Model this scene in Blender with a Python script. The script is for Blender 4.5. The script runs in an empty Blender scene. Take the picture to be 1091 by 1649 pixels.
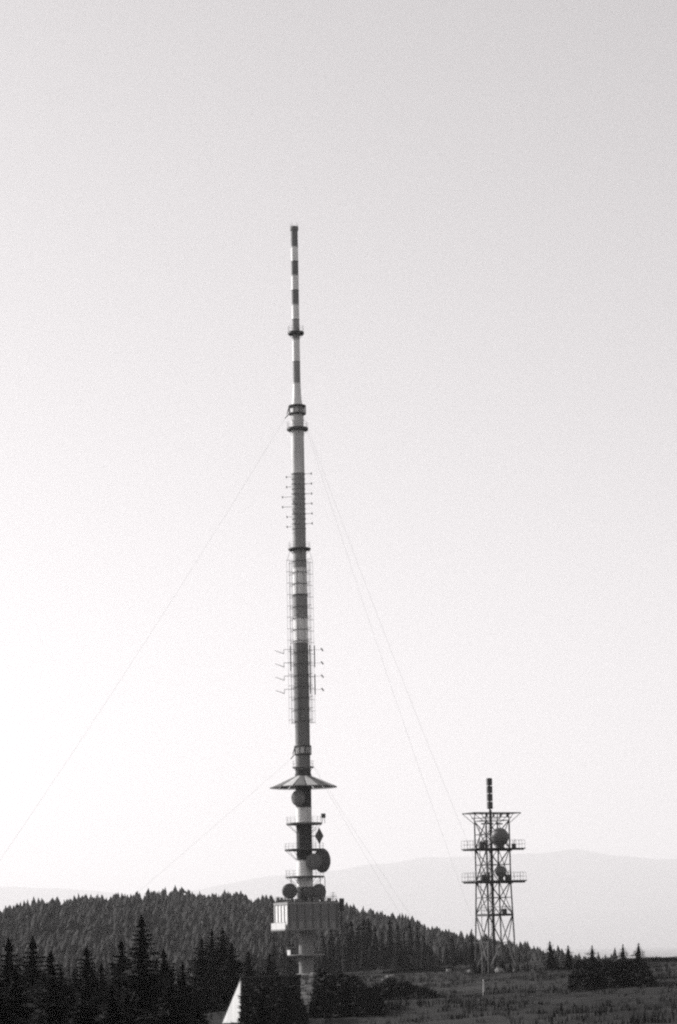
import bpy, math, random
import numpy as np
from mathutils import Matrix, Vector
R = math.radians
rnd = random.Random(7)
npr = np.random.default_rng(11)
sc = bpy.context.scene
col = sc.collection
PI = math.pi

# ------------------------------------------------------------------ camera
FPX, PW, PH = 4300.0, 1091.0, 1649.0          # focal length in picture pixels, picture size
EYE = 8.0
YS = FPX / 3200.0
PITCH = math.atan((1519 - PH / 2) / FPX)
ROLL = -0.019
cam = bpy.data.cameras.new('camera')
cam.sensor_fit = 'HORIZONTAL'
cam.sensor_width = 24.0
cam.lens = 24.0 * FPX / PW
cam.clip_start = 1.0
cam.clip_end = 150000
cam_ob = bpy.data.objects.new('camera', cam)
col.objects.link(cam_ob)
CAMROT = Matrix.Rotation(PI / 2 + PITCH, 3, 'X') @ Matrix.Rotation(ROLL, 3, 'Z')
cam_ob.matrix_world = Matrix.Translation((0, 0, EYE)) @ CAMROT.to_4x4()
sc.camera = cam_ob

# ------------------------------------------------------------------ light
SUN_EL, SUN_AZ = R(25), R(-61)                # azimuth from +Y, negative = left
SKY_STRENGTH = 0.12
SKY_POWER, SKY_GAIN = 0.78, 1.41
world = bpy.data.worlds.new('World')
sc.world = world
world.use_nodes = True
nt = world.node_tree
nt.nodes.clear()
sky = nt.nodes.new('ShaderNodeTexSky')
sky.sky_type = 'NISHITA'
sky.sun_disc = False
sky.sun_elevation = SUN_EL
sky.sun_rotation = SUN_AZ
sky.altitude = 900
sky.air_density = 1.0
sky.dust_density = 3.0
sky.ozone_density = 1.0
bw = nt.nodes.new('ShaderNodeRGBToBW')
tint = nt.nodes.new('ShaderNodeMix')
tint.data_type = 'RGBA'
tint.blend_type = 'MULTIPLY'
tint.inputs[0].default_value = 1.0
tint.inputs[7].default_value = (1.0, 0.962, 0.975, 1)
bg = nt.nodes.new('ShaderNodeBackground')
bg.inputs[1].default_value = SKY_STRENGTH
out = nt.nodes.new('ShaderNodeOutputWorld')
nt.links.new(sky.outputs[0], bw.inputs[0])
pw = nt.nodes.new('ShaderNodeMath')              # film response: the sky's range is compressed all over
pw.operation = 'POWER'
pw.inputs[1].default_value = SKY_POWER
ml = nt.nodes.new('ShaderNodeMath')
ml.operation = 'MULTIPLY'
ml.inputs[1].default_value = SKY_GAIN
nt.links.new(bw.outputs[0], pw.inputs[0])
nt.links.new(pw.outputs[0], ml.inputs[0])
nt.links.new(ml.outputs[0], tint.inputs[6])
nt.links.new(tint.outputs[2], bg.inputs[0])
nt.links.new(bg.outputs[0], out.inputs[0])

sun = bpy.data.lights.new('sun', 'SUN')
sun.energy = 4.5
sun.angle = R(0.5)
sun.color = (1.0, 0.975, 0.97)
sun_ob = bpy.data.objects.new('sun', sun)
col.objects.link(sun_ob)
SUNDIR = Vector((math.sin(SUN_AZ) * math.cos(SUN_EL), math.cos(SUN_AZ) * math.cos(SUN_EL), math.sin(SUN_EL)))
sun_ob.rotation_euler = SUNDIR.to_track_quat('Z', 'Y').to_euler()
sun_ob.location = (-60, 40, 120)

sc.view_settings.view_transform = 'Standard'
sc.view_settings.look = 'None'
sc.view_settings.exposure = 0.6
sc.view_settings.gamma = 1.0
sc.view_settings.use_curve_mapping = False
sc.cycles.volume_bounces = 1
sc.cycles.use_denoising = False
sc.cycles.max_bounces = 6
HAZE_DENSITY = 0.42e-4
sc.cycles.filter_width = 2.3

# ------------------------------------------------------------------ helpers
def at(px, py, Y):
    """the place at forward distance Y that the survey photograph shows at px, py"""
    d = CAMROT @ Vector(((px - PW / 2) / FPX, -(py - PH / 2) / FPX, -1.0))
    k = Y / d.y
    return Vector((d.x * k, Y, EYE + d.z * k))

def proj(p):
    l = CAMROT.transposed() @ (Vector(p) - Vector((0, 0, EYE)))
    return PW / 2 + FPX * l.x / -l.z, PH / 2 - FPX * l.y / -l.z, -l.z

def level(base, py):
    """height z on the upright through base that lies at picture row py"""
    lo, hi = -60.0, 260.0
    for _ in range(46):
        m = (lo + hi) / 2
        if proj((base.x, base.y, m))[1] > py: lo = m
        else: hi = m
    return (lo + hi) / 2

MATS = {}
def mat(name, v, rough=0.85, var=0.25, scale=1.5, spec=0.3, metal=0.0, streak=False, bump=0.0):
    if name in MATS: return MATS[name]
    m = bpy.data.materials.new(name)
    m.use_nodes = True
    n, l = m.node_tree.nodes, m.node_tree.links
    b = n['Principled BSDF']
    b.inputs['Roughness'].default_value = rough
    b.inputs['Specular IOR Level'].default_value = spec
    b.inputs['Metallic'].default_value = metal
    tc = n.new('ShaderNodeTexCoord')
    mp = n.new('ShaderNodeMapping')
    mp.inputs['Scale'].default_value = (1, 1, 0.12) if streak else (1, 1, 1)
    l.new(tc.outputs['Object'], mp.inputs[0])
    no = n.new('ShaderNodeTexNoise')
    no.inputs['Scale'].default_value = scale
    no.inputs['Detail'].default_value = 6
    no.inputs['Roughness'].default_value = 0.65
    l.new(mp.outputs[0], no.inputs['Vector'])
    cr = n.new('ShaderNodeValToRGB')
    lo, hi = v * (1 - var), min(0.95, v * (1 + var))
    cr.color_ramp.elements[0].position = 0.3
    cr.color_ramp.elements[1].position = 0.7
    cr.color_ramp.elements[0].color = (lo, lo, lo * 0.985, 1)
    cr.color_ramp.elements[1].color = (hi, hi, hi * 0.985, 1)
    l.new(no.outputs['Fac'], cr.inputs[0])
    l.new(cr.outputs[0], b.inputs['Base Color'])
    if bump:
        bp = n.new('ShaderNodeBump')
        bp.inputs['Strength'].default_value = bump
        bp.inputs['Distance'].default_value = 0.05
        l.new(no.outputs['Fac'], bp.inputs['Height'])
        l.new(bp.outputs[0], b.inputs['Normal'])
    MATS[name] = m
    return m

WHITE = mat('white_paint', 0.82, 0.6, 0.22, 0.7, streak=True)
PALERED = mat('haze_veiled_signal_paint', 0.28, 0.7, 0.2, 0.8, streak=True)  # signal paint lightened: veil of flare and haze put into its colour
MIDGREY = mat('mast_grey_paint', 0.6, 0.7, 0.32, 0.6, streak=True)
DARKRED = mat('signal_paint', 0.17, 0.7, 0.3, 0.8, streak=True)
BLACKP = mat('tar_dark_paint', 0.035, 0.75, 0.3, 0.9, streak=True)
STEEL = mat('galvanised_steel', 0.14, 0.55, 0.25, 2.0, 0.4)
DKSTEEL = mat('dark_steel', 0.05, 0.6, 0.3, 2.0, 0.4)
DISH = mat('dish_shell', 0.075, 0.6, 0.15, 1.2)
RADOME = mat('radome_shell', 0.13, 0.55, 0.15, 0.8)
PANELPALE = mat('canopy_pale_paint', 0.6, 0.6, 0.2, 0.8)
CONCRETE = mat('concrete', 0.2, 0.9, 0.25, 0.8, streak=True, bump=0.3)
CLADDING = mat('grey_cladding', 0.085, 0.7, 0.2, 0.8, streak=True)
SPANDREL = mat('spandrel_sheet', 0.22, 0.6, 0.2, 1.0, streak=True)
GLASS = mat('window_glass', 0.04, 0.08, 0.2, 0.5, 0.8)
CABINLIT = mat('cabin_sunlit_tone', 0.5, 0.6, 0.25, 0.9, streak=True)  # sunlight on the cabin's left face, put into the colour
SKYPANE = mat('painted_sky_reflection', 0.66, 0.5, 0.15, 1.2)  # left-hand glass: reflected sun and sky painted as a pale colour
FRAMEM = mat('window_frame_paint', 0.25, 0.5, 0.1, 2)
LIMEWASH = mat('limewashed_wall', 0.52, 0.9, 0.25, 0.7, streak=True, bump=0.2)
TARBOARD = mat('tarred_board', 0.022, 0.85, 0.4, 1.2, streak=True, bump=0.3)
ROOFM = mat('roofing_felt', 0.05, 0.9, 0.3, 1.5)
WIRE = mat('wire_rope', 0.12, 0.5, 0.1, 2)
PALEWOOD = mat('bleached_wood', 0.5, 0.8, 0.3, 4)
ROCK = mat('lichen_rock', 0.16, 0.95, 0.4, 1.4, bump=0.6)
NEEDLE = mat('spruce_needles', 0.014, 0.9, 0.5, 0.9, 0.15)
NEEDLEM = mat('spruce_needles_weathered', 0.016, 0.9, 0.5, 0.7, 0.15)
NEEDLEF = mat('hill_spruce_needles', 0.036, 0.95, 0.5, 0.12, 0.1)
BARK = mat('spruce_bark', 0.06, 0.95, 0.4, 3)
PINE = mat('dwarf_pine_needles', 0.014, 0.9, 0.5, 0.7, 0.15)
GRASS = mat('heath_grass_blade', 0.03, 0.9, 0.55, 0.05, 0.1)

class MB:
    def __init__(s): s.v, s.f = [], []
    def add(s, vs, fs):
        o = len(s.v)
        s.v += [tuple(p) for p in vs]
        s.f += [tuple(i + o for i in f) for f in fs]
        return s
    def box(s, c, size, rz=0.0, taper=1.0):
        x, y, z = (k / 2 for k in size)
        cs, sn = math.cos(rz), math.sin(rz)
        vs = []
        for dz in (-1, 1):
            k = taper if dz > 0 else 1.0
            for dx, dy in ((-1, -1), (1, -1), (1, 1), (-1, 1)):
                a, b = dx * x * k, dy * y * k
                vs.append((c[0] + a * cs - b * sn, c[1] + a * sn + b * cs, c[2] + dz * z))
        return s.add(vs, [(3, 2, 1, 0), (4, 5, 6, 7), (0, 1, 5, 4), (1, 2, 6, 5), (2, 3, 7, 6), (3, 0, 4, 7)])
    def tube(s, p, q, r, n=6, r2=None):
        p, q = Vector(p), Vector(q)
        d = (q - p).normalized()
        a = d.orthogonal().normalized()
        b = d.cross(a)
        r2 = r if r2 is None else r2
        vs = [p + (a * math.cos(2 * PI * i / n) + b * math.sin(2 * PI * i / n)) * r for i in range(n)]
        vs += [q + (a * math.cos(2 * PI * i / n) + b * math.sin(2 * PI * i / n)) * r2 for i in range(n)]
        fs = [(i, (i + 1) % n, n + (i + 1) % n, n + i) for i in range(n)]
        fs += [tuple(reversed(range(n))), tuple(range(n, 2 * n))]
        return s.add(vs, fs)
    def path(s, pts, r, n=5):
        for a, b in zip(pts, pts[1:]): s.tube(a, b, r, n)
        return s
    def lathe(s, c, prof, n=28, axis=None, a0=0.0, a1=2 * PI):
        """prof: list of (radius, height) turned about axis through c"""
        full = abs(a1 - a0 - 2 * PI) < 1e-6
        m = n if full else n + 1
        rot = Matrix.Identity(3) if axis is None else Vector(axis).to_track_quat('Z', 'Y').to_matrix()
        vs, fs = [], []
        for r, h in prof:
            for i in range(m):
                t = a0 + (a1 - a0) * i / n
                vs.append(Vector(c) + rot @ Vector((r * math.cos(t), r * math.sin(t), h)))
        for j in range(len(prof) - 1):
            for i in range(n):
                k = (i + 1) % m
                fs.append((j * m + i, j * m + k, (j + 1) * m + k, (j + 1) * m + i))
        return s.add(vs, fs)
    def ring(s, c, r, z, t, n=28):               # thin round bar bent to a ring
        return s.lathe((c[0], c[1], z), [(r - t, 0), (r, -t), (r + t, 0), (r, t), (r - t, 0)], n)
    def build(s, name, m, parent=None, smooth=False):
        me = bpy.data.meshes.new(name)
        o = bpy.data.objects.new(name, me)
        off = Vector((0, 0, 0))
        if parent is not None:
            p = parent
            while p is not None:
                off += p.location
                p = p.parent
        me.from_pydata([tuple(Vector(v) - off) for v in s.v], [], s.f)
        if smooth: me.polygons.foreach_set('use_smooth', [True] * len(me.polygons))
        me.materials.append(m)
        me.update()
        o.parent = parent
        col.objects.link(o)
        return o

def tag(o, label=None, cat=None, group=None, kind=None):
    if label: o['label'] = label
    if cat: o['category'] = cat
    if group: o['group'] = group
    if kind: o['kind'] = kind
    return o
def thing(name, loc, label, cat, group=None):
    o = bpy.data.objects.new(name, None)
    o.empty_display_size = 0.5
    o.location = loc
    col.objects.link(o)
    return tag(o, label, cat, group)
def sstep(a, b, x):
    t = np.clip((x - a) / (b - a), 0, 1)
    return t * t * (3 - 2 * t)

# ------------------------------------------------------------------ ground
VALLEY = -150.0
ridge_px = [(-260, 1530), (-120, 1494), (0, 1468), (60, 1458), (100, 1451), (200, 1439), (280, 1434), (360, 1441), (450, 1447),
            (550, 1459), (600, 1472), (650, 1484), (680, 1499), (700, 1499), (760, 1513), (820, 1527), (880, 1546), (960, 1566), (1100, 1610)]
HILLY = 900.0 * YS
rx = np.array([at(p, q, HILLY).x for p, q in ridge_px])
rz = np.array([at(p, q, HILLY).z - 9.0 for p, q in ridge_px])
_r = np.random.default_rng(3)
_ph = _r.uniform(0, 6.28, 24); _fx = _r.normal(0, 1, 24); _fy = _r.normal(0, 1, 24)
def bumps(x, y, wl):
    s = 0
    for i in range(24):
        s = s + np.sin((_fx[i] * x + _fy[i] * y) * 2 * PI / wl / (0.6 + 0.07 * i) + _ph[i])
    return s / 24 ** 0.5
def ground(x, y):
    x = np.asarray(x, float); y = np.asarray(y, float) / YS
    flat = 1.7 + np.clip((x + 7) * 0.045, -0.4, 2.2)
    left = np.maximum(0, -(x + 11 + 0.015 * np.maximum(y - 100, 0)))
    left = 0.36 * left * left / (left + 6)
    flat = flat - np.minimum(left, 16) * sstep(30, 90, y) * (1 - 0.5 * sstep(200, 400, y))
    flat = flat + 0.22 * bumps(x, y, 26) + 0.10 * bumps(x + 50, y, 9)
    ridge = np.interp(x, rx, rz)
    saddle = np.minimum(-6.0, ridge - 4)
    b = sstep(470, 900, y) ** 1.1
    hill = saddle + (ridge - saddle) * b + 1.2 * bumps(x, y, 120)
    hill = hill + (VALLEY - hill) * sstep(935, 2600, y)
    side = sstep(500, 2600, np.abs(x))
    z = flat + (hill - flat) * sstep(395, 480, y)
    z = z + (VALLEY - z) * side
    back = sstep(200, 1600, -y)
    z = z + (VALLEY + 20 * bumps(x, y, 4000) * 0 - z) * back
    return z
def gz(x, y): return float(ground(x, y))

def axis(neg, pos, n0, n1, fine):
    a = [0.0]; s = fine
    while a[-1] < pos:
        a.append(a[-1] + s)
        if a[-1] > n1: s *= 1.07
    b = [0.0]; s = fine
    while b[-1] < neg:
        b.append(b[-1] + s)
        if b[-1] > n0: s *= 1.07
    return np.array([-k for k in reversed(b[1:])] + a)
gx = axis(34000, 34000, 140, 140, 2.5)
gy = axis(14000, 68000, 10, 560, 2.5)
X, Y = np.meshgrid(gx, gy)
Z = ground(X, Y)
nx, ny = len(gx), len(gy)
vs = np.stack([X, Y, Z], -1).reshape(-1, 3)
i0 = (np.arange(ny - 1)[:, None] * nx + np.arange(nx - 1)[None]).reshape(-1)
fs = np.stack([i0, i0 + 1, i0 + nx + 1, i0 + nx], -1)
def np_mesh(name, v, f, m, smooth=False):
    me = bpy.data.meshes.new(name)
    k = f.shape[1]
    me.vertices.add(len(v)); me.vertices.foreach_set('co', v.astype(np.float32).ravel())
    me.loops.add(f.size); me.loops.foreach_set('vertex_index', f.astype(np.int32).ravel())
    me.polygons.add(len(f))
    me.polygons.foreach_set('loop_start', np.arange(0, f.size, k, dtype=np.int32))
    me.update(calc_edges=True)
    if smooth: me.polygons.foreach_set('use_smooth', np.ones(len(f), bool))
    me.materials.append(m)
    o = bpy.data.objects.new(name, me)
    col.objects.link(o)
    return o
def ground_mat():
    m = bpy.data.materials.new('heath_ground'); m.use_nodes = True
    n, l = m.node_tree.nodes, m.node_tree.links
    b = n['Principled BSDF']; b.inputs['Roughness'].default_value = 0.95
    b.inputs['Specular IOR Level'].default_value = 0.1
    tc = n.new('ShaderNodeTexCoord')
    vals = []
    for s, d in ((0.045, 6), (0.55, 8)):
        no = n.new('ShaderNodeTexNoise'); no.inputs['Scale'].default_value = s; no.inputs['Detail'].default_value = d
        no.inputs['Roughness'].default_value = 0.7
        l.new(tc.outputs['Object'], no.inputs['Vector']); vals.append(no)
    cr = n.new('ShaderNodeValToRGB')
    cr.color_ramp.elements[0].position = 0.38; cr.color_ramp.elements[0].color = (0.004, 0.004, 0.0039, 1)
    cr.color_ramp.elements[1].position = 0.66; cr.color_ramp.elements[1].color = (0.04, 0.04, 0.039, 1)
    l.new(vals[0].outputs['Fac'], cr.inputs[0])
    mx = n.new('ShaderNodeMix'); mx.data_type = 'RGBA'; mx.blend_type = 'MULTIPLY'; mx.inputs[0].default_value = 0.8
    cr2 = n.new('ShaderNodeValToRGB')
    cr2.color_ramp.elements[0].position = 0.35; cr2.color_ramp.elements[0].color = (0.4, 0.4, 0.4, 1)
    cr2.color_ramp.elements[1].position = 0.7; cr2.color_ramp.elements[1].color = (1.5, 1.5, 1.5, 1)
    l.new(vals[1].outputs['Fac'], cr2.inputs[0])
    l.new(cr.outputs[0], mx.inputs[6]); l.new(cr2.outputs[0], mx.inputs[7])
    l.new(mx.outputs[2], b.inputs['Base Color'])
    bp = n.new('ShaderNodeBump'); bp.inputs['Strength'].default_value = 0.8; bp.inputs['Distance'].default_value = 0.3
    l.new(vals[1].outputs['Fac'], bp.inputs['Height']); l.new(bp.outputs[0], b.inputs['Normal'])
    return m
tag(np_mesh('ground', vs, fs, ground_mat(), True), kind='structure')

# far hills across the valley, two ridges of real height
def far_ridge(name, Yr, prof, depth, seed, shade):
    pts = [at(p, q, Yr) for p, q in prof]
    xs = np.array([p.x for p in pts]); zs = np.array([p.z for p in pts])
    ax = np.linspace(-33000, 33000, 420)
    ay = np.linspace(-1, 1, 40)
    XX, TT = np.meshgrid(ax, ay)
    top = np.interp(XX, xs, zs)
    hh = (top - VALLEY) * (1 - sstep(0, 1, np.abs(TT)))
    zz = VALLEY - 0.5 + hh * (1 + 0.03 * bumps(XX + seed, TT * depth, Yr * 0.05))
    v = np.stack([XX, Yr + TT * depth, zz], -1).reshape(-1, 3)
    k = (np.arange(39)[:, None] * 420 + np.arange(419)[None]).reshape(-1)
    f = np.stack([k, k + 1, k + 421, k + 420], -1)
    return tag(np_mesh(name, v, f, mat('far_forest_' + str(seed), shade, 0.95, 0.4, 0.002, 0.1), True), kind='structure')
far_ridge('far_hills', 55000.0, [(-1500, 1450), (-300, 1424), (0, 1426), (70, 1432), (200, 1440), (330, 1434), (430, 1416), (545, 1404), (640, 1386),
          (720, 1379), (940, 1373), (1010, 1379), (1091, 1385), (1400, 1420), (2600, 1440)], 6000, 1, 0.05)
far_ridge('valley_hills', 49000.0, [(-1500, 1510), (0, 1500), (400, 1500), (650, 1492), (860, 1478), (1091, 1462), (1300, 1455), (2600, 1500)], 4500, 2, 0.05)

# ------------------------------------------------------------------ haze
BX, BY0, BY1, BZ0, BZ1 = 40000, -19000, 76000, VALLEY - 2.5, 2160
mbz = MB().box((0, (BY0 + BY1) / 2, (BZ0 + BZ1) / 2), (2 * BX + 2000, BY1 - BY0, BZ1 - BZ0))
hm = bpy.data.materials.new('haze_air'); hm.use_nodes = True
hm.node_tree.nodes.clear()
pv = hm.node_tree.nodes.new('ShaderNodeVolumePrincipled')
pv.inputs['Color'].default_value = (0.97, 0.965, 0.97, 1)
pv.inputs['Density'].default_value = HAZE_DENSITY
pv.inputs['Anisotropy'].default_value = 0.25
ho = hm.node_tree.nodes.new('ShaderNodeOutputMaterial')
hm.node_tree.links.new(pv.outputs[0], ho.inputs['Volume'])
tag(mbz.build('haze', hm), kind='stuff')

# ------------------------------------------------------------------ the great mast
MY = 385.0 * YS
MB0 = at(494, 1573, MY)
MB0.z = gz(MB0.x, MB0.y)
def zz(py): return level(MB0, py)
def mpp(py): return proj((MB0.x, MB0.y, zz(py)))[2] / FPX        # metres per picture pixel there
def mx(px, py): return at(px, py, MY).x                          # sideways place
mast = thing('transmitter_mast', MB0, 'tall guyed transmitter mast painted in pale and dark bands, rising high above the forest', 'mast')
C0 = (MB0.x, MB0.y)
def rad(py):
    return float(np.interp(py, [365, 617, 640, 652, 660, 880, 950, 1150, 1230, 1240, 1300, 1430, 1454, 1499, 1575],
                           [0.70, 0.745, 0.86, 1.05, 1.24, 1.29, 1.42, 1.44, 1.42, 1.5, 1.5, 1.55, 1.55, 1.36, 1.4]))
def ang(px_off, py): return px_off * mpp(py)
bands = [(365, 397.5, DARKRED), (397.5, 420.5, WHITE), (420.5, 443.5, DARKRED), (443.5, 467, WHITE), (467, 490.5, DARKRED),
         (490.5, 514, WHITE), (514, 547, PALERED), (547, 582, WHITE), (582, 617, PALERED), (617, 652, WHITE), (652, 700, MIDGREY), (700, 762, MIDGREY),
         (762, 858, PALERED), (858, 915, PALERED), (915, 957, WHITE), (957, 995, PALERED), (995, 1036, WHITE), (1036, 1100, DARKRED), (1100, 1170, DARKRED),
         (1170, 1203, DARKRED), (1203, 1214, MIDGREY), (1214, 1240, DARKRED), (1240, 1301, BLACKP), (1301, 1328, WHITE), (1328, 1386, BLACKP), (1386, 1429, WHITE), (1429, 1454, BLACKP),
         (1499, 1545, CONCRETE), (1545, 1574.5, CONCRETE)]
for y0, y1, m in bands:
    z0, z1 = zz(y1), zz(y0)
    b = MB()
    rows = [y1 + (y0 - y1) * i / 4 for i in range(5)]
    b.lathe((C0[0], C0[1], 0), [(rad(q), zz(q)) for q in rows], 40)
    # a bolted flange at the joint between sections
    b.lathe((C0[0], C0[1], z1), [(rad(y0) - 0.02, -0.12), (rad(y0) + 0.05, -0.12), (rad(y0) + 0.05, -0.02), (rad(y0) - 0.02, -0.02)], 40)
    b.build('mast_section', m, mast, True)
zt = zz(365)
MB().lathe((C0[0], C0[1], zt), [(0.70, -0.9), (0.84, -0.75), (0.84, 0.0), (0.6, 0.08), (0.0, 0.1)], 24).build('top_cap', DARKRED, mast)
for k in range(5):
    a = 2 * PI * k / 5 + 0.4
    MB().tube((C0[0] + 0.75 * math.cos(a), C0[1] + 0.75 * math.sin(a), zt), (C0[0] + 0.8 * math.cos(a), C0[1] + 0.8 * math.sin(a), zt + 0.75), 0.035, 5).build('lightning_rod', STEEL, mast)

def railing(c, r, z, h, n, name='railing', parent=None, t=0.022, m=STEEL, a0=0, a1=2 * PI):
    b = MB()
    cnt = n if a1 - a0 > 6.28 else n + 1
    pts = []
    for i in range(cnt):
        a = a0 + (a1 - a0) * i / n
        p = Vector((c[0] + r * math.cos(a), c[1] + r * math.sin(a), z))
        b.tube(p, p + Vector((0, 0, h)), t, 4)
        pts.append(p)
    if a1 - a0 > 6.28: pts.append(pts[0])
    for q in (0.5, 1.0):
        b.path([p + Vector((0, 0, h * q)) for p in pts], t * 0.8, 4)
    return b.build(name, m, parent)
def ring_platform(py, r_out_px, thick_px, m=DKSTEEL, rail=True, under=True, nr=12, h=1.1):
    z, k = zz(py), mpp(py)
    ro, t = r_out_px * k, thick_px * k / 2
    ri = rad(py) - 0.03
    b = MB().lathe((C0[0], C0[1], z), [(ri, -t), (ro - 0.08, -t), (ro, -t * 0.5), (ro, t * 0.6), (ro - 0.08, t), (ri, t), (ri, -t)], 40)
    p = b.build('ring_platform', m, mast)
    if rail: railing(C0, ro - 0.08, z + t, h, nr, 'railing', p)
    if under:
        for i in range(8):
            a = 2 * PI * i / 8 + 0.2
            MB().tube((C0[0] + ri * math.cos(a), C0[1] + ri * math.sin(a), z - t - 0.8 * (ro - ri)),
                      (C0[0] + (ro - 0.15) * math.cos(a), C0[1] + (ro - 0.15) * math.sin(a), z - t), 0.05, 4).build('bracket', m, p)
    return p
ring_platform(536.5, 13.2, 4.6)
ring_platform(691, 17.4, 4.4)
ring_platform(884.5, 18.3, 3.2)
ring_platform(1236, 17.5, 2.0, STEEL)

def guy_collar(y0, y1, r_px):
    k = mpp(y0)
    r = r_px * k
    root = MB()
    for q in (y0, y1):
        root.lathe((C0[0], C0[1], zz(q)), [(rad(q) - 0.05, -0.12), (r, -0.16), (r + 0.1, 0), (r, 0.16), (rad(q) - 0.05, 0.12), (rad(q) - 0.05, -0.12)], 36)
    o = root.build('guy_collar', DKSTEEL, mast)
    for i in range(9):
        a = 2 * PI * i / 9 + 0.12
        MB().tube((C0[0] + (r - .02) * math.cos(a), C0[1] + (r - .02) * math.sin(a), zz(y1)), (C0[0] + (r - .02) * math.cos(a), C0[1] + (r - .02) * math.sin(a), zz(y0)), 0.11, 6).build('strut', DKSTEEL, o)
    return o, r
collar_hi, rh = guy_collar(654, 666.5, 13.6)
collar_lo, rl = guy_collar(1202, 1215, 13.4)
for o, py0, r in ((collar_hi, 666.5, rh), (collar_lo, 1215, rl)):
    for a in (PI, -PI / 3, PI / 3):
        d = Vector((math.cos(a), math.sin(a), 0))
        p = Vector((C0[0], C0[1], zz(py0)))
        MB().tube(p + d * r, p + d * (r + 0.75) - Vector((0, 0, 0.85)), 0.1, 6).build('guy_lug', DKSTEEL, o)
        p0 = Vector((C0[0], C0[1], zz(py0 - 12)))
        MB().tube(p0 + d * (r - .05), p + d * (r + 0.35), 0.09, 6).build('guy_strut', DKSTEEL, o)

# dipoles on the upper tube
def arm_dir(deg): return Vector((math.cos(R(deg)), math.sin(R(deg)), 0))
def dipole(py, deg, length_px, knob=True):
    z, k = zz(py), mpp(py)
    d = arm_dir(deg)
    p = Vector((C0[0], C0[1], z))
    a, e = p + d * (rad(py) - 0.05), p + d * (rad(py) + length_px * k)
    b = MB().tube(a, e, 0.045, 5)
    if knob:
        t = Vector((-d.y, d.x, 0))
        b.tube(e - Vector((0, 0, .22)), e + Vector((0, 0, .22)), 0.1, 6)
        b.tube(e - t * 0.7, e + t * 0.7, 0.035, 4)
    b.build('dipole_antenna', STEEL, mast)
for i in range(6):
    py = 763.5 + 16.05 * i
    dipole(py, -8, 11); dipole(py + 4, 172, 9 if i not in (2, 3) else 16)
    dipole(py + 2, -70, 8); dipole(py + 2, 250, 8); dipole(py + 1, 85, 9)
for py in [763.5 + 8.02 * i for i in range(12)]:
    z = zz(py)
    MB().lathe((C0[0], C0[1], z), [(rad(py) - 0.04, -0.09), (rad(py) + 0.09, -0.09), (rad(py) + 0.09, 0.09), (rad(py) - 0.04, 0.09)], 36).build('clamp_ring', PALERED, mast)

# the cage of vertical conductors
cage_y = [904 + 18.4 * i for i in range(15)]
cage_dirs = [5, 40, 75, 105, 140, 175, 215, 250, 285, 320]
for j, py in enumerate(cage_y):
    z, k = zz(py), mpp(py)
    b = MB()
    for i, dg in enumerate(cage_dirs):
        d = arm_dir(dg + 6); p = Vector((C0[0], C0[1], z + (0.25 if i % 2 else -0.25)))
        b.tube(p + d * (rad(py) - .03), p + d * (21.5 * k), 0.05, 4)
    ro = rad(py)
    b.lathe((C0[0], C0[1], z), [(ro - .02, -.07), (ro + .07, -.07), (ro + .07, .07), (ro - .02, .07)], 30)
    b.build('cage_spokes', DKSTEEL, mast)
for dg in cage_dirs:
    for rp in (16.0, 21.0):
        d = arm_dir(dg + 6)
        pts = []
        for py in (cage_y[0], cage_y[7], cage_y[-1] + 4):
            pts.append(Vector((C0[0], C0[1], zz(py))) + d * (rp * mpp(py)))
        MB().path(pts, 0.034, 4).build('cage_wire', STEEL, mast)
for dg in (12, 168, 290):                                     # stays from the ring down to the cage
    d = arm_dir(dg)
    MB().tube(Vector((C0[0], C0[1], zz(886))) + d * 1.9, Vector((C0[0], C0[1], zz(904))) + d * 2.6, 0.04, 4).build('cage_stay', STEEL, mast)
# stout screen bars and yagis in the dark band
for dg, r_px, ya, yb in ((4, 21.5, 1040, 1075), (4, 21.5, 1086, 1119), (176, 17.5, 1040, 1080), (318, 19, 1040, 1119)):
    d = arm_dir(dg)
    MB().tube(Vector((C0[0], C0[1], zz(ya))) + d * (r_px * mpp(ya)), Vector((C0[0], C0[1], zz(yb))) + d * (r_px * mpp(yb)), 0.1, 5).build('screen_bar', DKSTEEL, mast)
for i in range(4):
    py = 1052 + 21.4 * i
    k, z = mpp(py), zz(py)
    p = Vector((C0[0], C0[1], z))
    b = MB()
    d = arm_dir(184)
    e = p + d * (28 * k)
    b.tube(p + d * 1.3 + Vector((0, 0, 0.75)), e + Vector((0, 0, 0.75)), 0.05, 5)
    b.tube(e + Vector((0, 0, 0.75)), e - Vector((0, 0, 0.15)), 0.05, 5)
    t = e + d * (14 * k) + Vector((0, -1.2, 0.45))
    b.tube(e - Vector((0, 0, 0.1)), t, 0.045, 5)
    for s in (0.15, 0.4, 0.65, 0.9):
        c = e.lerp(t, s); b.tube(c - Vector((0.1, 0.55, 0)), c + Vector((0.1, 0.55, 0)), 0.03, 4)
    b.build('yagi_antenna', DKSTEEL, mast)
    py = 1047 + 21.4 * i
    p = Vector((C0[0], C0[1], zz(py)))
    d = arm_dir(-3)
    e = p + d * (33.5 * k)
    b = MB().tube(p + d * 1.3, e, 0.035, 4)
    b.tube(e + Vector((-0.18, 0, 0.28)), e + Vector((0.24, 0, -0.3)), 0.13, 6)
    b.build('yagi_antenna', DKSTEEL, mast)

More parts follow.
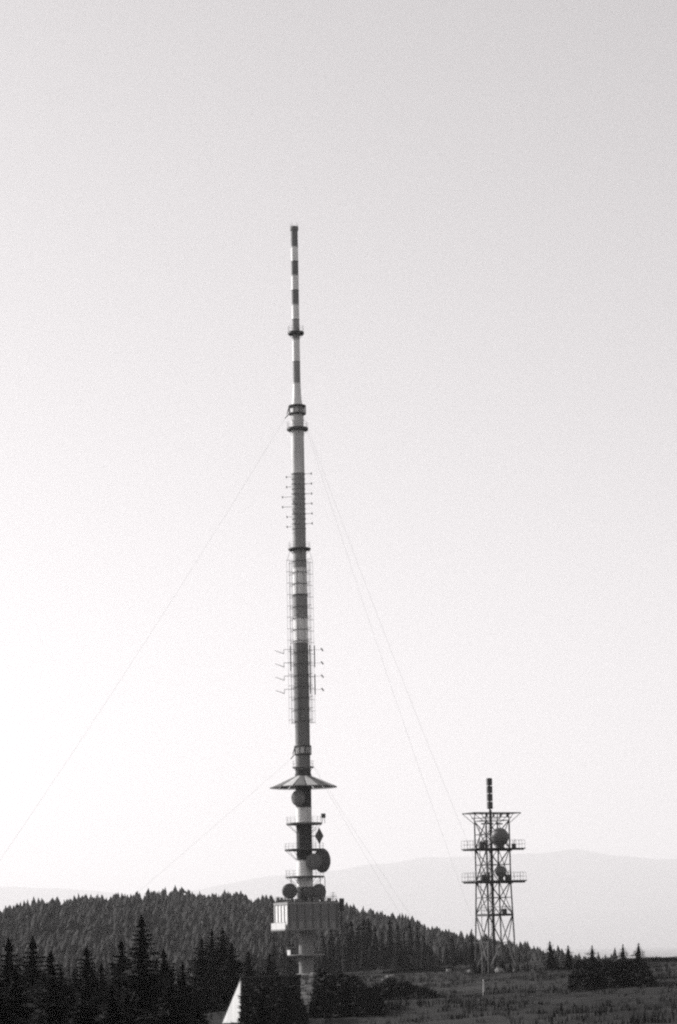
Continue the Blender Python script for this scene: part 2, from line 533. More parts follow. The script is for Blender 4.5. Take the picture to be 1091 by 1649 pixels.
# ice canopy: twelve painted sectors on ribs
ztop, zrim, kc = zz(1250), zz(1267.5), mpp(1260)
Rc = 53.5 * kc
canopy = MB().lathe((C0[0], C0[1], ztop), [(1.48, -0.6), (1.62, -0.6), (1.62, 0.35), (1.48, 0.35)], 36).build('canopy_hub', BLACKP, mast)
tag(canopy)
NS = 16
for i in range(NS):
    a0, a1 = 2 * PI * (i + 0.06) / NS + 0.1, 2 * PI * (i + 0.94) / NS + 0.1
    V = []
    for t in (0.03, -0.03):
        for r, z in ((1.55, ztop), (Rc, zrim)):
            for j in range(4):
                a = a0 + (a1 - a0) * j / 3
                V.append((C0[0] + r * math.cos(a), C0[1] + r * math.sin(a), z + t))
    F = []
    for j in range(3):
        F += [(j, 4 + j, 5 + j, j + 1), (8 + j, 9 + j, 13 + j, 12 + j), (4 + j, 12 + j, 13 + j, 5 + j), (j, j + 1, 9 + j, 8 + j)]
    F += [(0, 8, 12, 4), (3, 7, 15, 11)]
    MB().add(V, F).build('canopy_panel', DARKRED if i % 2 else PANELPALE, canopy)
    a = 2 * PI * i / NS + 0.1
    d = Vector((math.cos(a), math.sin(a), 0))
    p = Vector((C0[0], C0[1], 0))
    b = MB().tube(p + d * 1.55 + Vector((0, 0, ztop - 0.14)), p + d * (Rc + 0.1) + Vector((0, 0, zrim - 0.12)), 0.1, 5, 0.06)
    b.build('canopy_rib', DKSTEEL, canopy)
MB().ring(C0, Rc + 0.06, zrim - 0.12, 0.06, 60).build('canopy_rim', STEEL, canopy)

# dishes
def dish(px, py, dirv, r_px, parent=mast, style='drum', m=DISH, fwd=2.0, Yd=None, k=None, to=None, name='dish_antenna'):
    yy = MY - fwd if Yd is None else Yd
    c = at(px, py, yy)
    k = mpp(py) if k is None else k
    r = r_px * k
    d = Vector(dirv).normalized()
    if style == 'drum':
        prof = [(0.0, 0.16 * r), (0.5 * r, 0.13 * r), (0.85 * r, 0.06 * r), (r, 0.0), (1.02 * r, -0.05 * r), (r, -0.42 * r), (0.8 * r, -0.62 * r), (0.35 * r, -0.82 * r), (0.2 * r, -0.95 * r), (0, -0.96 * r)]
    elif style == 'flat':
        prof = [(0.0, 0.12 * r), (0.5 * r, 0.1 * r), (0.85 * r, 0.05 * r), (r, 0.0), (1.02 * r, -0.04 * r), (r, -0.14 * r), (0.8 * r, -0.3 * r), (0.4 * r, -0.42 * r), (0.15 * r, -0.5 * r), (0.12 * r, -0.95 * r), (0, -0.96 * r)]
    else:
        prof = [(0.0, 0.45 * r), (0.3 * r, 0.42 * r), (0.6 * r, 0.3 * r), (0.85 * r, 0.14 * r), (r, 0.0), (1.03 * r, -0.03 * r), (0.98 * r, -0.1 * r), (0.75 * r, -0.38 * r), (0.45 * r, -0.62 * r), (0.2 * r, -0.72 * r), (0.18 * r, -0.95 * r), (0, -0.96 * r)]
    o = MB().lathe(c, prof, 32, d).build(name, m, parent, True)
    MB().lathe(c, [(1.0 * r, -0.02 * r), (1.055 * r, -0.02 * r), (1.055 * r, -0.09 * r), (1.0 * r, -0.09 * r), (1.0 * r, -0.02 * r)], 32, d).build('rim_band', DKSTEEL, o)
    q = c - d * (0.9 * r)
    tgt = Vector((C0[0], C0[1], q.z)) if to is None else to
    b = MB().tube(q, tgt, 0.12, 6)
    b.tube(q - Vector((0, 0, 0.5 * r)), tgt - Vector((0, 0, 0.5 * r)), 0.07, 5)
    b.build('mount_arm', DKSTEEL, o)
    return o
dish(480.5, 1285.5, (-0.5, -0.86, -0.05), 12.5, m=mat('pale_dish_shell', 0.2, 0.6, 0.15), style='bowl', fwd=2.9)
dish(506, 1388, (0.12, -1, 0), 12.6, fwd=3.6, m=mat('grey_dish_shell', 0.13, 0.6, 0.15))
big = dish(520, 1386, (0.74, -0.66, 0), 18.6, fwd=1.4, m=mat('dark_dish_shell', 0.04, 0.6, 0.15), style='flat')
dish(466.5, 1435.5, (-0.22, -1, 0), 11.8, fwd=2.2)
dish(515.5, 1436.5, (0.62, -0.76, 0), 12.4, fwd=1.8)
dish(497, 1437, (-0.05, -1, 0), 8.2, fwd=2.8)

# lower platforms
p1 = ring_platform(1327, 29, 3.4, STEEL, nr=18)
p2 = ring_platform(1369, 32, 2.8, DKSTEEL, nr=20)
p3 = ring_platform(1412.5, 31.5, 2.6, STEEL, nr=20)
def floodlight(px, py, to_py):
    c = at(px, py, MY); b = MB()
    b.box(c, (0.75, 0.6, 0.85), 0.3); b.tube((c.x - .25, c.y, zz(to_py)), (c.x - .1, c.y, c.z), 0.05, 5); b.tube((c.x + .3, c.y, zz(to_py)), (c.x + .15, c.y, c.z), 0.05, 5)
    b.build('floodlight', DKSTEEL, mast)
floodlight(521, 1314, 1327)
# diamond reflector
c = at(514.5, 1346.5, MY - 1.2); k = mpp(1346)
w, h = 6.3 * k, 12.5 * k
V = []
for t in (-0.12, 0.12):
    for a, b2 in ((0, h), (w, 0), (0, -h), (-w, 0)):
        V.append((c.x + a, c.y + t, c.z + b2))
dm = MB().add(V, [(0, 3, 2, 1), (4, 5, 6, 7), (0, 1, 5, 4), (1, 2, 6, 5), (2, 3, 7, 6), (3, 0, 4, 7)]).build('diamond_reflector', mat('reflector_paint', 0.1), mast)
MB().path([(c.x + a, c.y - 0.12, c.z + b2) for a, b2 in ((0, h), (w, 0), (0, -h), (-w, 0), (0, h))], 0.07, 5).build('reflector_frame', DKSTEEL, dm)
MB().tube(c, (C0[0], C0[1], c.z), 0.08, 5).tube((c.x, c.y, c.z - h), (c.x, c.y, zz(1369)), 0.05, 5).build('reflector_arm', DKSTEEL, dm)
# ladders up the pillar
def ladder(px, ya, yb, Yl):
    a, bb = at(px, ya, Yl), at(px, yb, Yl)
    x = a.x
    lad = MB().tube((x - .25, Yl, bb.z), (x - .25, Yl, a.z), .04, 4).tube((x + .25, Yl, bb.z), (x + .25, Yl, a.z), .04, 4)
    n = int((a.z - bb.z) / 0.35)
    for i in range(n):
        z = bb.z + (i + .5) * (a.z - bb.z) / n
        lad.tube((x - .25, Yl, z), (x + .25, Yl, z), .025, 4)
    lad.build('ladder', STEEL, mast)
ladder(506.5, 1331, 1366, MY - 0.8)
ladder(498, 1302, 1327, MY - 1.65)
ladder(489, 1416, 1452, MY - 1.9)
# posts carrying the middle platform
for px, fw in ((516, 1.2), (523.5, 0.2), (469, 0.5), (484, 2.6)):
    a, bb = at(px, 1413, MY - fw), at(px, 1453, MY - fw)
    MB().tube((a.x, a.y, bb.z), (a.x, a.y, a.z), 0.07, 5).build('post', STEEL, mast)
# small things on the foot of the mast
p4 = ring_platform(1538.5, 30, 2.4, CONCRETE, nr=22, h=1.3)
b = MB(); zk = zz(1538)
b.lathe((C0[0], C0[1], zk), [(29.6 * mpp(1538), 0), (30.3 * mpp(1538), 0), (30.3 * mpp(1538), 0.95), (29.6 * mpp(1538), 0.95), (29.6 * mpp(1538), 0)], 10, a0=R(150), a1=R(215))
b.build('parapet', LIMEWASH, mast)  # pale arc only on the sunlit stretch; the light is in its colour
MB().lathe((C0[0], C0[1], MB0.z - 0.4), [(0, 1.1), (1.6, 1.1), (2.2, 0.9), (2.5, 0.0)], 32).build('foot_block', CONCRETE, mast, False)

# ------------------------------------------------------------------ cabin round the mast
kc = mpp(1475)
TH = R(16.5)
U = Vector((math.cos(TH), math.sin(TH), 0)); N = Vector((math.sin(TH), -math.cos(TH), 0))
cc = at(493.2, 1475, MY)
S = 41.8 * kc
zr, zf = zz(1453.5), zz(1498.5)
cabin = thing('equipment_cabin', (cc.x, cc.y, zf), 'square panelled cabin on the mast foot, bright left side and dark front', 'building')
def cbox(u, n, z0, z1, su, sn):       # box in the cabin's own axes
    c = Vector((cc.x, cc.y, (z0 + z1) / 2)) + U * u + N * n
    return (c, (su, sn, z1 - z0), TH)
W = S - 0.12
zw0, zw1 = zf + 1.05, zr - 0.75
wl = MB()
wl.box(*cbox(0, 0, zf + 0.3, zr - 0.45, 2 * W, 2 * W)); wl.build('wall', CLADDING, cabin)
MB().box(*cbox(0, 0, zf, zf + 0.3, 2 * S + 0.5, 2 * S + 0.5)).build('floor_slab', CONCRETE, cabin)
rf = MB().box(*cbox(0, 0, zr - 0.45, zr, 2 * S + 0.2, 2 * S + 0.2)).build('roof', SPANDREL, cabin)
MB().box(*cbox(0, 0, zr, zr + 0.12, 2 * S - 0.5, 2 * S - 0.5)).build('roof_sheet', ROOFM, rf)
faces = [(N, U, 6), (-U, N, 4), (U, -N, 5), (-N, -U, 5)]
for nrm, tan, nb in faces:
    rzf = math.atan2(tan.y, tan.x)
    def fbox(t, d, z0, z1, st, sd):
        c = Vector((cc.x, cc.y, (z0 + z1) / 2)) + nrm * d + tan * t
        return (c, (st, sd, z1 - z0), rzf)
    face_tone = CABINLIT if nrm == -U else CLADDING
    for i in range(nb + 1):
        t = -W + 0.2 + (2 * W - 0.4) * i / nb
        MB().box(*fbox(t, W + 0.10, zf + 0.3, zr - 0.45, 0.34, 0.2)).build('pilaster', face_tone, cabin)
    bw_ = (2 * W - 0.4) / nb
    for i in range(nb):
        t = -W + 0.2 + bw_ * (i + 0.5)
        MB().box(*fbox(t, W + 0.03, zf + 0.32, zw0 + 0.45, bw_ - 0.36, 0.06)).build('wall_panel', face_tone if nrm == -U else SPANDREL, cabin)
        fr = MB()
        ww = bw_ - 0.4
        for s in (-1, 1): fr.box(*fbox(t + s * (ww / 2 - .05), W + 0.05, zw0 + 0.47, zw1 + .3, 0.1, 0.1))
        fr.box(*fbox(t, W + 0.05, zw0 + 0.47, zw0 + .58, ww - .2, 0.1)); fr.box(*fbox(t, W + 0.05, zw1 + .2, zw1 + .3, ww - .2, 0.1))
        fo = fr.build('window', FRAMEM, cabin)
        MB().box(*fbox(t, W + 0.02, zw0 + .58, zw1 + .2, ww - .2, 0.03)).build('pane', SKYPANE if nrm == -U else GLASS, fo)
# balcony with parapet along the left side
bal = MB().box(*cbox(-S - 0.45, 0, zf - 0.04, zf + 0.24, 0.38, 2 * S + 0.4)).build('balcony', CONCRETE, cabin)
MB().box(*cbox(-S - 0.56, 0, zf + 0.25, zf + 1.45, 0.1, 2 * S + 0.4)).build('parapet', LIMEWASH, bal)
# roof rail and clutter
b = MB()
cor = [Vector((cc.x, cc.y, zr)) + U * (s * (S - .1)) + N * (t * (S - .1)) for s, t in ((-1, 1), (1, 1), (1, -1), (-1, -1), (-1, 1))]
for p, q in zip(cor, cor[1:]):
    for i in range(9):
        e = p.lerp(q, i / 9); b.tube(e, e + Vector((0, 0, 1.0)), 0.025, 4)
    b.tube(p + Vector((0, 0, 1.0)), q + Vector((0, 0, 1.0)), 0.025, 4); b.tube(p + Vector((0, 0, .5)), q + Vector((0, 0, .5)), 0.02, 4)
b.build('railing', DKSTEEL, rf)
for u, n, su, sn, hh in ((1.2, 3.2, 1.0, .8, .7), (2.6, 2.6, .6, .6, .9), (-2.5, 3.4, 1.4, .6, .5), (3.6, 3.7, .7, .5, .6), (-.4, 3.9, .5, .5, .8)):
    MB().box(*cbox(u, n, zr + .12, zr + .12 + hh, su, sn)).build('roof_box', STEEL, rf)
def aerial(px, py_top, n_off):
    p = at(px, 1454, MY - n_off)
    zt_ = level(Vector((p.x, p.y, 0)), py_top)
    b = MB().tube((p.x, p.y, zr), (p.x, p.y, zt_), 0.05, 5)
    for q, l in ((0.92, .45), (0.7, .6), (.5, .4)):
        z = zr + (zt_ - zr) * q
        b.tube((p.x - l, p.y, z), (p.x + l, p.y, z), .04, 4)
    b.build('roof_aerial', DKSTEEL, rf)
aerial(537, 1437, 1.0); aerial(448, 1444, 1.5)
# antenna on its own pole at the cabin's right corner
pp = at(551.5, 1500, MY - 1.5)
pole = thing('antenna_pole', (pp.x, pp.y, gz(pp.x, pp.y)), 'slim pole with a thick black drum antenna, at the right corner of the cabin', 'antenna')
za, zb = level(pp, 1447), level(pp, 1468)
MB().tube((pp.x, pp.y, gz(pp.x, pp.y) - .3), (pp.x, pp.y, zb), 0.17, 8).build('pole', DKSTEEL, pole)
b = MB().lathe((pp.x, pp.y, 0), [(0, zb), (.4, zb), (.43, zb + .1), (.43, za - .1), (.4, za), (0, za)], 16)
an = b.build('antenna_drum', BLACKP, pole)
for i in range(4):
    a = PI / 4 + i * PI / 2
    MB().box((pp.x + .46 * math.cos(a), pp.y + .46 * math.sin(a), (za + zb) / 2), (.1, .34, za - zb - .15), a).build('drum_panel', DKSTEEL, an)

# ------------------------------------------------------------------ guy wires
def guy(p, q, sag, label, r=0.03):
    o = thing('guy_wire', q, label, 'guy wire', 'guy wires of the transmitter mast')
    pts = []
    for i in range(25):
        t = i / 24
        e = Vector(p).lerp(Vector(q), t); e.z -= sag * 4 * t * (1 - t)
        pts.append(e)
    MB().path(pts, r, 5).build('wire', WIRE, o)
    MB().lathe((q[0], q[1], q[2] - 0.3), [(0, .75), (.4, .75), (.55, 0)], 8).build('anchor_block', CONCRETE, o)
def lug(py, a, r):
    return Vector((C0[0], C0[1], zz(py) - 0.85)) + Vector((math.cos(a), math.sin(a), 0)) * (r + 0.75)
def anchor(px, py, Yd):
    p = at(px, py, Yd); p.z = gz(p.x, p.y); return p
GUYS = [(666.5, PI, rh, (MB0.x - 81, MB0.y - 4), 2.6, 'thin guy wire falling from the upper collar far out to the left'),
        (666.5, -PI / 3, rh, (29.0, MY - 64), 2.2, 'thin guy wire from the upper collar, passing behind the top of the lattice tower'),
        (666.5, PI / 3, rh, (31.5, MY + 64), 2.2, 'guy wire from the upper collar ending at a tree top beside the lattice tower'),
        (1215, PI, rl, (MB0.x - 63, MB0.y - 3), 0.4, 'thin guy wire from the lower collar slanting to the left over the forest ridge'),
        (1215, -PI / 3, rl, (17.8, MY - 43), 0.6, 'lower right guy wire, the outer one of the pair, beginning under the canopy'),
        (1215, PI / 3, rl, (18.6, MY + 43), 0.6, 'lower right guy wire, the inner one of the pair, beginning under the canopy')]
for py0, a, r, (ax_, ay_), sag, lab in GUYS:
    guy(lug(py0, a, r), Vector((ax_, ay_, gz(ax_, ay_))), sag, lab, 0.0125 if py0 < 1000 else 0.011)

# ------------------------------------------------------------------ lattice tower on the right
TY = 320.0 * YS
TB = at(799, 1562, TY); TB.z = gz(TB.x, TB.y)
tower = thing('lattice_tower', TB, 'steel lattice tower with two ball radomes on its decks, right of the tall mast', 'tower')
kt = proj(TB)[2] / FPX
def tz(py): return level(TB, py)
TR = R(24)
tu = Vector((math.cos(TR), math.sin(TR), 0)); tn = Vector((math.sin(TR), -math.cos(TR), 0))
HS = 2.05
cx_ = lambda z: Vector((TB.x, TB.y, z))
def corner(i, z, s=None):
    s = (HS + 0.35 * max(0, (tz(1420) - z) / (tz(1420) - TB.z))) if s is None else s
    sx, sn_ = ((-1, 1), (1, 1), (1, -1), (-1, -1))[i]
    return cx_(z) + tu * (sx * s) + tn * (sn_ * s)
ztop_t = tz(1322)
for i in range(4):
    lg = MB().path([corner(i, TB.z - .3), corner(i, tz(1420)), corner(i, ztop_t)], 0.12, 6).build('leg', DKSTEEL, tower)
    MB().box(corner(i, TB.z) + Vector((0, 0, .1)), (.9, .9, .7), TR).build('footing', CONCRETE, lg)
levels = [tz(q) for q in (1562, 1518, 1473, 1446, 1419, 1393, 1367, 1344, 1322)]
for j in range(len(levels) - 1):
    z0, z1 = levels[j], levels[j + 1]
    for i in range(4):
        k2 = (i + 1) % 4
        thick = 0.1 if i in (0, 3) else 0.075
        mid = (corner(i, z1) + corner(k2, z1)) / 2
        a, c2 = corner(i, z0), corner(k2, z0)
        if j % 2 == 0:
            MB().tube(a, mid, thick, 5).build('brace', DKSTEEL, tower); MB().tube(c2, mid, thick, 5).build('brace', DKSTEEL, tower)
        else:
            lo = (a + c2) / 2
            MB().tube(lo, corner(i, z1), thick, 5).build('brace', DKSTEEL, tower); MB().tube(lo, corner(k2, z1), thick, 5).build('brace', DKSTEEL, tower)
        MB().tube(corner(i, z1), corner(k2, z1), 0.06, 5).build('girt', DKSTEEL, tower)
# cable riser and climbing ladder up the middle
MB().tube(cx_(TB.z) + tu * -.2, cx_(tz(1305)) + tu * -.2, 0.24, 10).build('riser_pipe', DKSTEEL, tower)
b = MB()
for s in (-.3, .3): b.tube(cx_(TB.z) + tu * (-1.2 + s) + tn * .6, cx_(tz(1330)) + tu * (-1.2 + s) + tn * .6, .045, 4)
nz = int((tz(1330) - TB.z) / .4)
for i in range(nz):
    z = TB.z + .4 * i
    b.tube(cx_(z) + tu * -1.5 + tn * .6, cx_(z) + tu * -.9 + tn * .6, .025, 4)
b.build('ladder', DKSTEEL, tower)
for off in (-1.85, 1.5):
    MB().tube(cx_(TB.z) + tu * off + tn * -.8, cx_(tz(1330)) + tu * off + tn * -.8, .05, 5).build('cable_run', DKSTEEL, tower)
def deck(py, half_l, half_w, thick, shift=0.0, rail=True, m=DKSTEEL, h=1.25):
    z = tz(py)
    b = MB().box(cx_(z) + tu * shift, (2 * half_l, 2 * half_w, thick * .5), TR)
    o = b.build('deck', m, tower)
    for s in (-1, 1):
        MB().box(cx_(z - thick * .5) + tu * shift + tn * (s * HS), (2 * half_l - .1, .18, thick * .5 - .01), TR).build('joist', m, o)
        MB().box(cx_(z - thick * .5) + tu * (s * HS), (.18, 2 * half_w - .1, thick * .45), TR).build('cross_joist', m, o)
    if rail:
        b = MB()
        cs = [cx_(z + thick * .25) + tu * (shift + s * (half_l - .05)) + tn * (t * (half_w - .05)) for s, t in ((-1, 1), (1, 1), (1, -1), (-1, -1), (-1, 1))]
        for p, q in zip(cs, cs[1:]):
            n = max(3, int((q - p).length / 1.0))
            for i in range(n):
                e = p.lerp(q, i / n); b.tube(e, e + Vector((0, 0, h)), .03, 4)
            for f in (.5, 1): b.tube(p + Vector((0, 0, h * f)), q + Vector((0, 0, h * f)), .025, 4)
        b.build('railing', STEEL, o)
    return o
deck(1367.5, 4.45, 2.6, 0.34, 0.15)
deck(1419.5, 4.5, 2.6, 0.42, 0.15)
deck(1473, 2.2, 2.0, 0.36, 0.1, h=1.1)
for px, py, fw, sx, sh in ((776, 1366, 2.2, .8, 1.0), (783, 1366, 1.0, .5, 1.3), (828, 1366, 2.3, .5, .7), (779, 1418, 2.2, .9, .9), (786, 1418, 1.4, .5, 1.3), (818, 1418, 2.0, .7, .9), (813, 1472, 1.6, .7, .8)):
    q = at(px, py, TY - fw)
    e = MB().box(q + Vector((0, 0, sh / 2)), (sx, .5, sh), TR).build('equipment_box', DKSTEEL, tower)
    MB().tube(q + Vector((.1, 0, sh)), q + Vector((.25, .1, sh + .7)), .05, 5).build('box_aerial', DKSTEEL, e)
# open head frame
hf = MB()
z = tz(1310)
L = 4.3
for s in (-1, 1):
    hf.tube(cx_(z) + tu * -L + tn * (s * 1.9), cx_(z) + tu * L + tn * (s * 1.9), .09, 5)
    hf.tube(cx_(z - .7) + tu * -2.6 + tn * (s * 1.9), cx_(z - .7) + tu * 2.6 + tn * (s * 1.9), .06, 5)
    for e in (-1, 1):
        hf.tube(cx_(z) + tu * (e * L) + tn * (s * 1.9), cx_(ztop_t - .5) + tu * (e * HS) + tn * (s * HS), .05, 5)
        hf.tube(cx_(z) + tu * (e * L * .7) + tn * (s * 1.9), cx_(ztop_t) + tu * (e * HS) + tn * (s * HS), .05, 5)
head = hf.build('head_frame', DKSTEEL, tower)
for i in range(8):
    t = -L + 2 * L * i / 7
    MB().tube(cx_(z) + tu * t + tn * -1.9, cx_(z) + tu * t + tn * 1.9, .06, 5).build('head_bar', DKSTEEL, head)
    if abs(t) < 3:
        MB().box(cx_(z - .35) + tu * t + tn * 1.9, (.28, .28, .55), TR).build('lamp_box', DKSTEEL, head)
for s in (-1, 1):
    for e in (-1, 1):
        MB().tube(corner(0 if (s, e) == (1, -1) else 1 if (s, e) == (1, 1) else 2 if (s, e) == (-1, 1) else 3, ztop_t), cx_(z) + tu * (e * HS) + tn * (s * 1.9), .08, 5).build('post', DKSTEEL, head)
for i in range(5):
    a = cx_(tz(1327)) + tu * (-1.6 + .8 * i) + tn * (.3 * (i % 2))
    MB().box(a, (.55, .25, .22), TR).build('lamp_box', DKSTEEL, head)
# stacked panel aerial on top
pc = cx_(0) + tu * -.25
zA, zB = tz(1303.5), tz(1253)
col_ = MB().tube((pc.x, pc.y, tz(1325)), (pc.x, pc.y, zB), .14, 8).build('antenna_column', DKSTEEL, tower)
for i in range(4):
    z0 = zA + (zB - zA) * i / 4 + .06; z1 = zA + (zB - zA) * (i + 1) / 4 - .06
    for a in (R(200), R(290), R(20), R(110)):
        d = Vector((math.cos(a), math.sin(a), 0))
        MB().box(Vector((pc.x, pc.y, (z0 + z1) / 2)) + d * .34, (.12, .56, z1 - z0), a).build('antenna_panel', DKSTEEL, col_)
# ball radomes: round above, drawn in to a foot below
def radome(px, py, r_px, foot_py, fwd):
    c = at(px, py, TY - fwd)
    r = r_px * kt
    zf_ = tz(foot_py)
    dz = c.z - zf_
    prof = [(0, r)]
    for i in range(1, 13):
        a = PI / 2 - i * (PI / 2 + R(38)) / 12
        prof.append((r * math.cos(a), r * math.sin(a)))
    prof += [(r * .45, -dz + .35), (r * .38, -dz), (0, -dz)]
    o = MB().lathe(c, prof, 36).build('radome', RADOME, tower, True)
    for i in range(6):
        a = i * PI / 3 + .3
        pts = [c + Vector((math.cos(a), math.sin(a), 0)) * (r * 1.004 * math.cos(t)) + Vector((0, 0, r * 1.004 * math.sin(t))) for t in [PI / 2 - q * R(128) / 12 for q in range(13)]]
        MB().path(pts, .018, 4).build('seam', mat('seam_strip', .1), o)
    MB().lathe((c.x, c.y, zf_), [(r * .5, -.12), (r * .52, .05), (r * .4, .18)], 20).build('foot_ring', DKSTEEL, o)
radome(805.5, 1348, 14.6, 1366.5, 2.2)
radome(807, 1404, 9.3, 1418, 1.6)

# ------------------------------------------------------------------ trees
def conifer_mesh(seed, h, rad_, levels_, nb, twigs, m, ragged=0.25, bare=0.06, lean=0.0):
    r = random.Random(seed)
    V, F = [], []
    def tri(a, b, c):
        o = len(V); V.extend((tuple(a), tuple(b), tuple(c))); F.append((o, o + 1, o + 2))
    for i in range(levels_):
        t = bare + (1 - bare) * (i / levels_) ** 0.92
        z = h * t
        reach0 = rad_ * (1 - t) ** 0.8 * (0.65 + 0.6 * r.random()) + 0.05 * rad_
        for b in range(nb):
            az = 2 * PI * (b + r.random() * .8) / nb + i * 1.7
            reach = reach0 * (1 - ragged + 2 * ragged * r.random())
            d = Vector((math.cos(az), math.sin(az), 0)); s = Vector((-d.y, d.x, 0))
            droop = 0.12 + 0.5 * (1 - t) * (.6 + .8 * r.random()) - 0.35 * max(0, t - .75)
            ax0 = Vector((lean * t * h, 0, z))
            def sp(q): return ax0 + d * (reach * q) + Vector((0, 0, -reach * droop * q + reach * .22 * q * q + h * .01))
            w = max(reach * .16, .06)
            tri(sp(.02) + s * w, sp(.02) - s * w, sp(1.0))
            for k in range(twigs):
                q = .22 + .7 * k / max(1, twigs)
                l = reach * (.46 - .25 * q) * (.7 + .6 * r.random())
                for sg in (-1, 1):
                    tip = sp(q) + d * (l * .75) + s * (sg * l) + Vector((0, 0, -l * (.3 + .5 * r.random())))
                    tri(sp(q - .09), sp(q + .1), tip)
                if k % 2 == 0:
                    tri(sp(q) + d * .12 * reach, sp(q) - d * .1 * reach, sp(q) + Vector((0, 0, -l * (.6 + .5 * r.random()))) + d * l * .15)
    # spire
    for k in range(5):
        az = 2 * PI * k / 5
        d = Vector((math.cos(az), math.sin(az), 0)) * .05 * rad_
        tri(Vector((lean * h * .96, 0, h * .955)) + d * 2, Vector((lean * h * .96, 0, h * .955)) - d * 2, Vector((lean * h, 0, h * 1.04)))
    # dense inner growth
    n = 9
    tiers = max(5, levels_ // 3)
    for i in range(tiers):
        t0 = bare + (1 - bare) * i / tiers
        z0 = h * t0; z1 = h * min(1, t0 + 1.9 / tiers)
        ring_ = []
        for k in range(n):
            a = 2 * PI * (k + .3 * r.random()) / n + i
            q = rad_ * .52 * (1 - t0) ** .85 * (.6 + .7 * r.random())
            ring_.append(Vector((q * math.cos(a) + lean * z0, q * math.sin(a), z0 + (r.random() - .6) * h * .05)))
        for k in range(n): tri(ring_[k], ring_[(k + 1) % n], Vector((lean * z1, 0, z1)))
    me = bpy.data.meshes.new('crown')
    me.from_pydata(V, [], F); me.materials.append(m)
    me.update()
    return me
def trunk_mesh(h, r0):
    b = MB()
    V, n = [], 8
    for q, rr in ((-.03, 1.25), (.02, 1.0), (.4, .66), (.92, .12)):
        V += [(r0 * rr * math.cos(2 * PI * i / n), r0 * rr * math.sin(2 * PI * i / n), h * q) for i in range(n)]
    Fc = [(j * n + i, j * n + (i + 1) % n, (j + 1) * n + (i + 1) % n, (j + 1) * n + i) for j in range(3) for i in range(n)]
    me = bpy.data.meshes.new('trunk'); me.from_pydata(V, [], Fc); me.materials.append(BARK); me.update()
    return me
# prototypes one unit-ten metre tall; scaled on placing
NEARP = [(conifer_mesh(100 + i, 10, 2.25 + .25 * (i % 3), 30, 9, 5, NEEDLE, .48, .06, .012 * (i - 2)), trunk_mesh(10, .17)) for i in range(5)]
MIDP = [(conifer_mesh(200 + i, 10, 1.75 + .22 * (i % 4), 20, 7, 2, NEEDLEM, .35), trunk_mesh(10, .16)) for i in range(6)]
THINP = [(conifer_mesh(300 + i, 10, 1.5 + .2 * i, 22, 8, 4, NEEDLEM, .6, .05, .01 * i), trunk_mesh(10, .16)) for i in range(4)]
def tree(x, y, z0, h, protos, label, group, name='spruce', wide=1.0):
    cm, tm = protos[rnd.randrange(len(protos))]
    o = thing(name, (x, y, z0 - .15), label, 'tree', group)
    s = h / 10.0
    a = rnd.uniform(0, 2 * PI)
    for nm, me in (('crown', cm), ('trunk', tm)):
        c = bpy.data.objects.new(nm, me)
        c.scale = (s * wide, s * wide, s); c.rotation_euler = (0, 0, a)
        c.parent = o; col.objects.link(c)
    return o
def tree_top(px, py, Yd, protos, label, group, hmin=4.0, wide=1.0, name='spruce'):
    Yd = Yd * YS
    p = at(px, py, Yd)
    g = gz(p.x, p.y)
    h = max(hmin, p.z - g)
    return tree(p.x, Yd, g if p.z - g >= hmin else p.z - h, h / 1.03, protos, label, group, name, wide)
ORD = ['first', 'second', 'third', 'fourth', 'fifth', 'sixth', 'seventh', 'eighth', 'ninth', 'tenth', 'eleventh', 'twelfth', 'thirteenth', 'fourteenth',
       'fifteenth', 'sixteenth', 'seventeenth', 'eighteenth', 'nineteenth', 'twentieth', 'twenty-first', 'twenty-second', 'twenty-third', 'twenty-fourth']
left = [(14, 1507, 118), (55, 1504, 125), (84, 1527, 112), (136, 1519, 120), (168, 1548, 130), (198, 1509, 128), (231, 1470, 118), (266, 1526, 132), (292, 1545, 120),
        (322, 1508, 200), (340, 1494, 205), (356, 1492, 212), (376, 1516, 206), (402, 1528, 215), (432, 1532, 220)]
for i, (px, py, Yd) in enumerate(left):
    if (px, py) == (231, 1470): lab = 'tallest of the black near spruces on the left, its broad tip rising before the hill'
    elif i == 0: lab = 'black near spruce at the left picture edge with a thin tip'
    else: lab = f'{ORD[i]} black near spruce counted from the left edge'
    tree_top(px, py, Yd, NEARP, lab, 'black spruces on the near left slope', 6, (1.15 + .35 * ((i * 7) % 5) / 4) * (1.0 if px < 310 else .9))
fill = 0
while fill < 66:
    px, py = rnd.uniform(-40, 318), rnd.triangular(1532, 1640, 1575)
    if px > 275: py = max(py, 1552 + (px - 275) * 1.2)
    Yd = rnd.uniform(90, 160)
    p = at(px, py, Yd * YS)
    if p.z - gz(p.x, p.y) < 3: continue
    tree_top(px, py, Yd, NEARP, 'lower black spruce in the dark crowd filling the bottom left slope', 'lower spruces of the bottom left slope', 4, rnd.uniform(1.1, 1.6))
    fill += 1
mid = [(441, 1510, 430), (457, 1520, 420), (472, 1516, 440), (520, 1503, 440), (533, 1492, 450), (545, 1500, 440), (559, 1486, 450), (566, 1482, 455), (577, 1488, 450), (586, 1480, 460), (594, 1479, 455),
       (604, 1491, 450), (615, 1500, 440), (628, 1479, 450), (641, 1488, 445), (651, 1502, 440), (660, 1485, 455), (672, 1489, 450), (683, 1504, 440), (694, 1514, 430)]
for i, (px, py, Yd) in enumerate(mid):
    tree_top(px, py, Yd, MIDP, f'{ORD[i]} dark spruce from the left in the row behind the mast foot', 'dark spruces behind the mast foot', 6, 1.7)
fill = 0
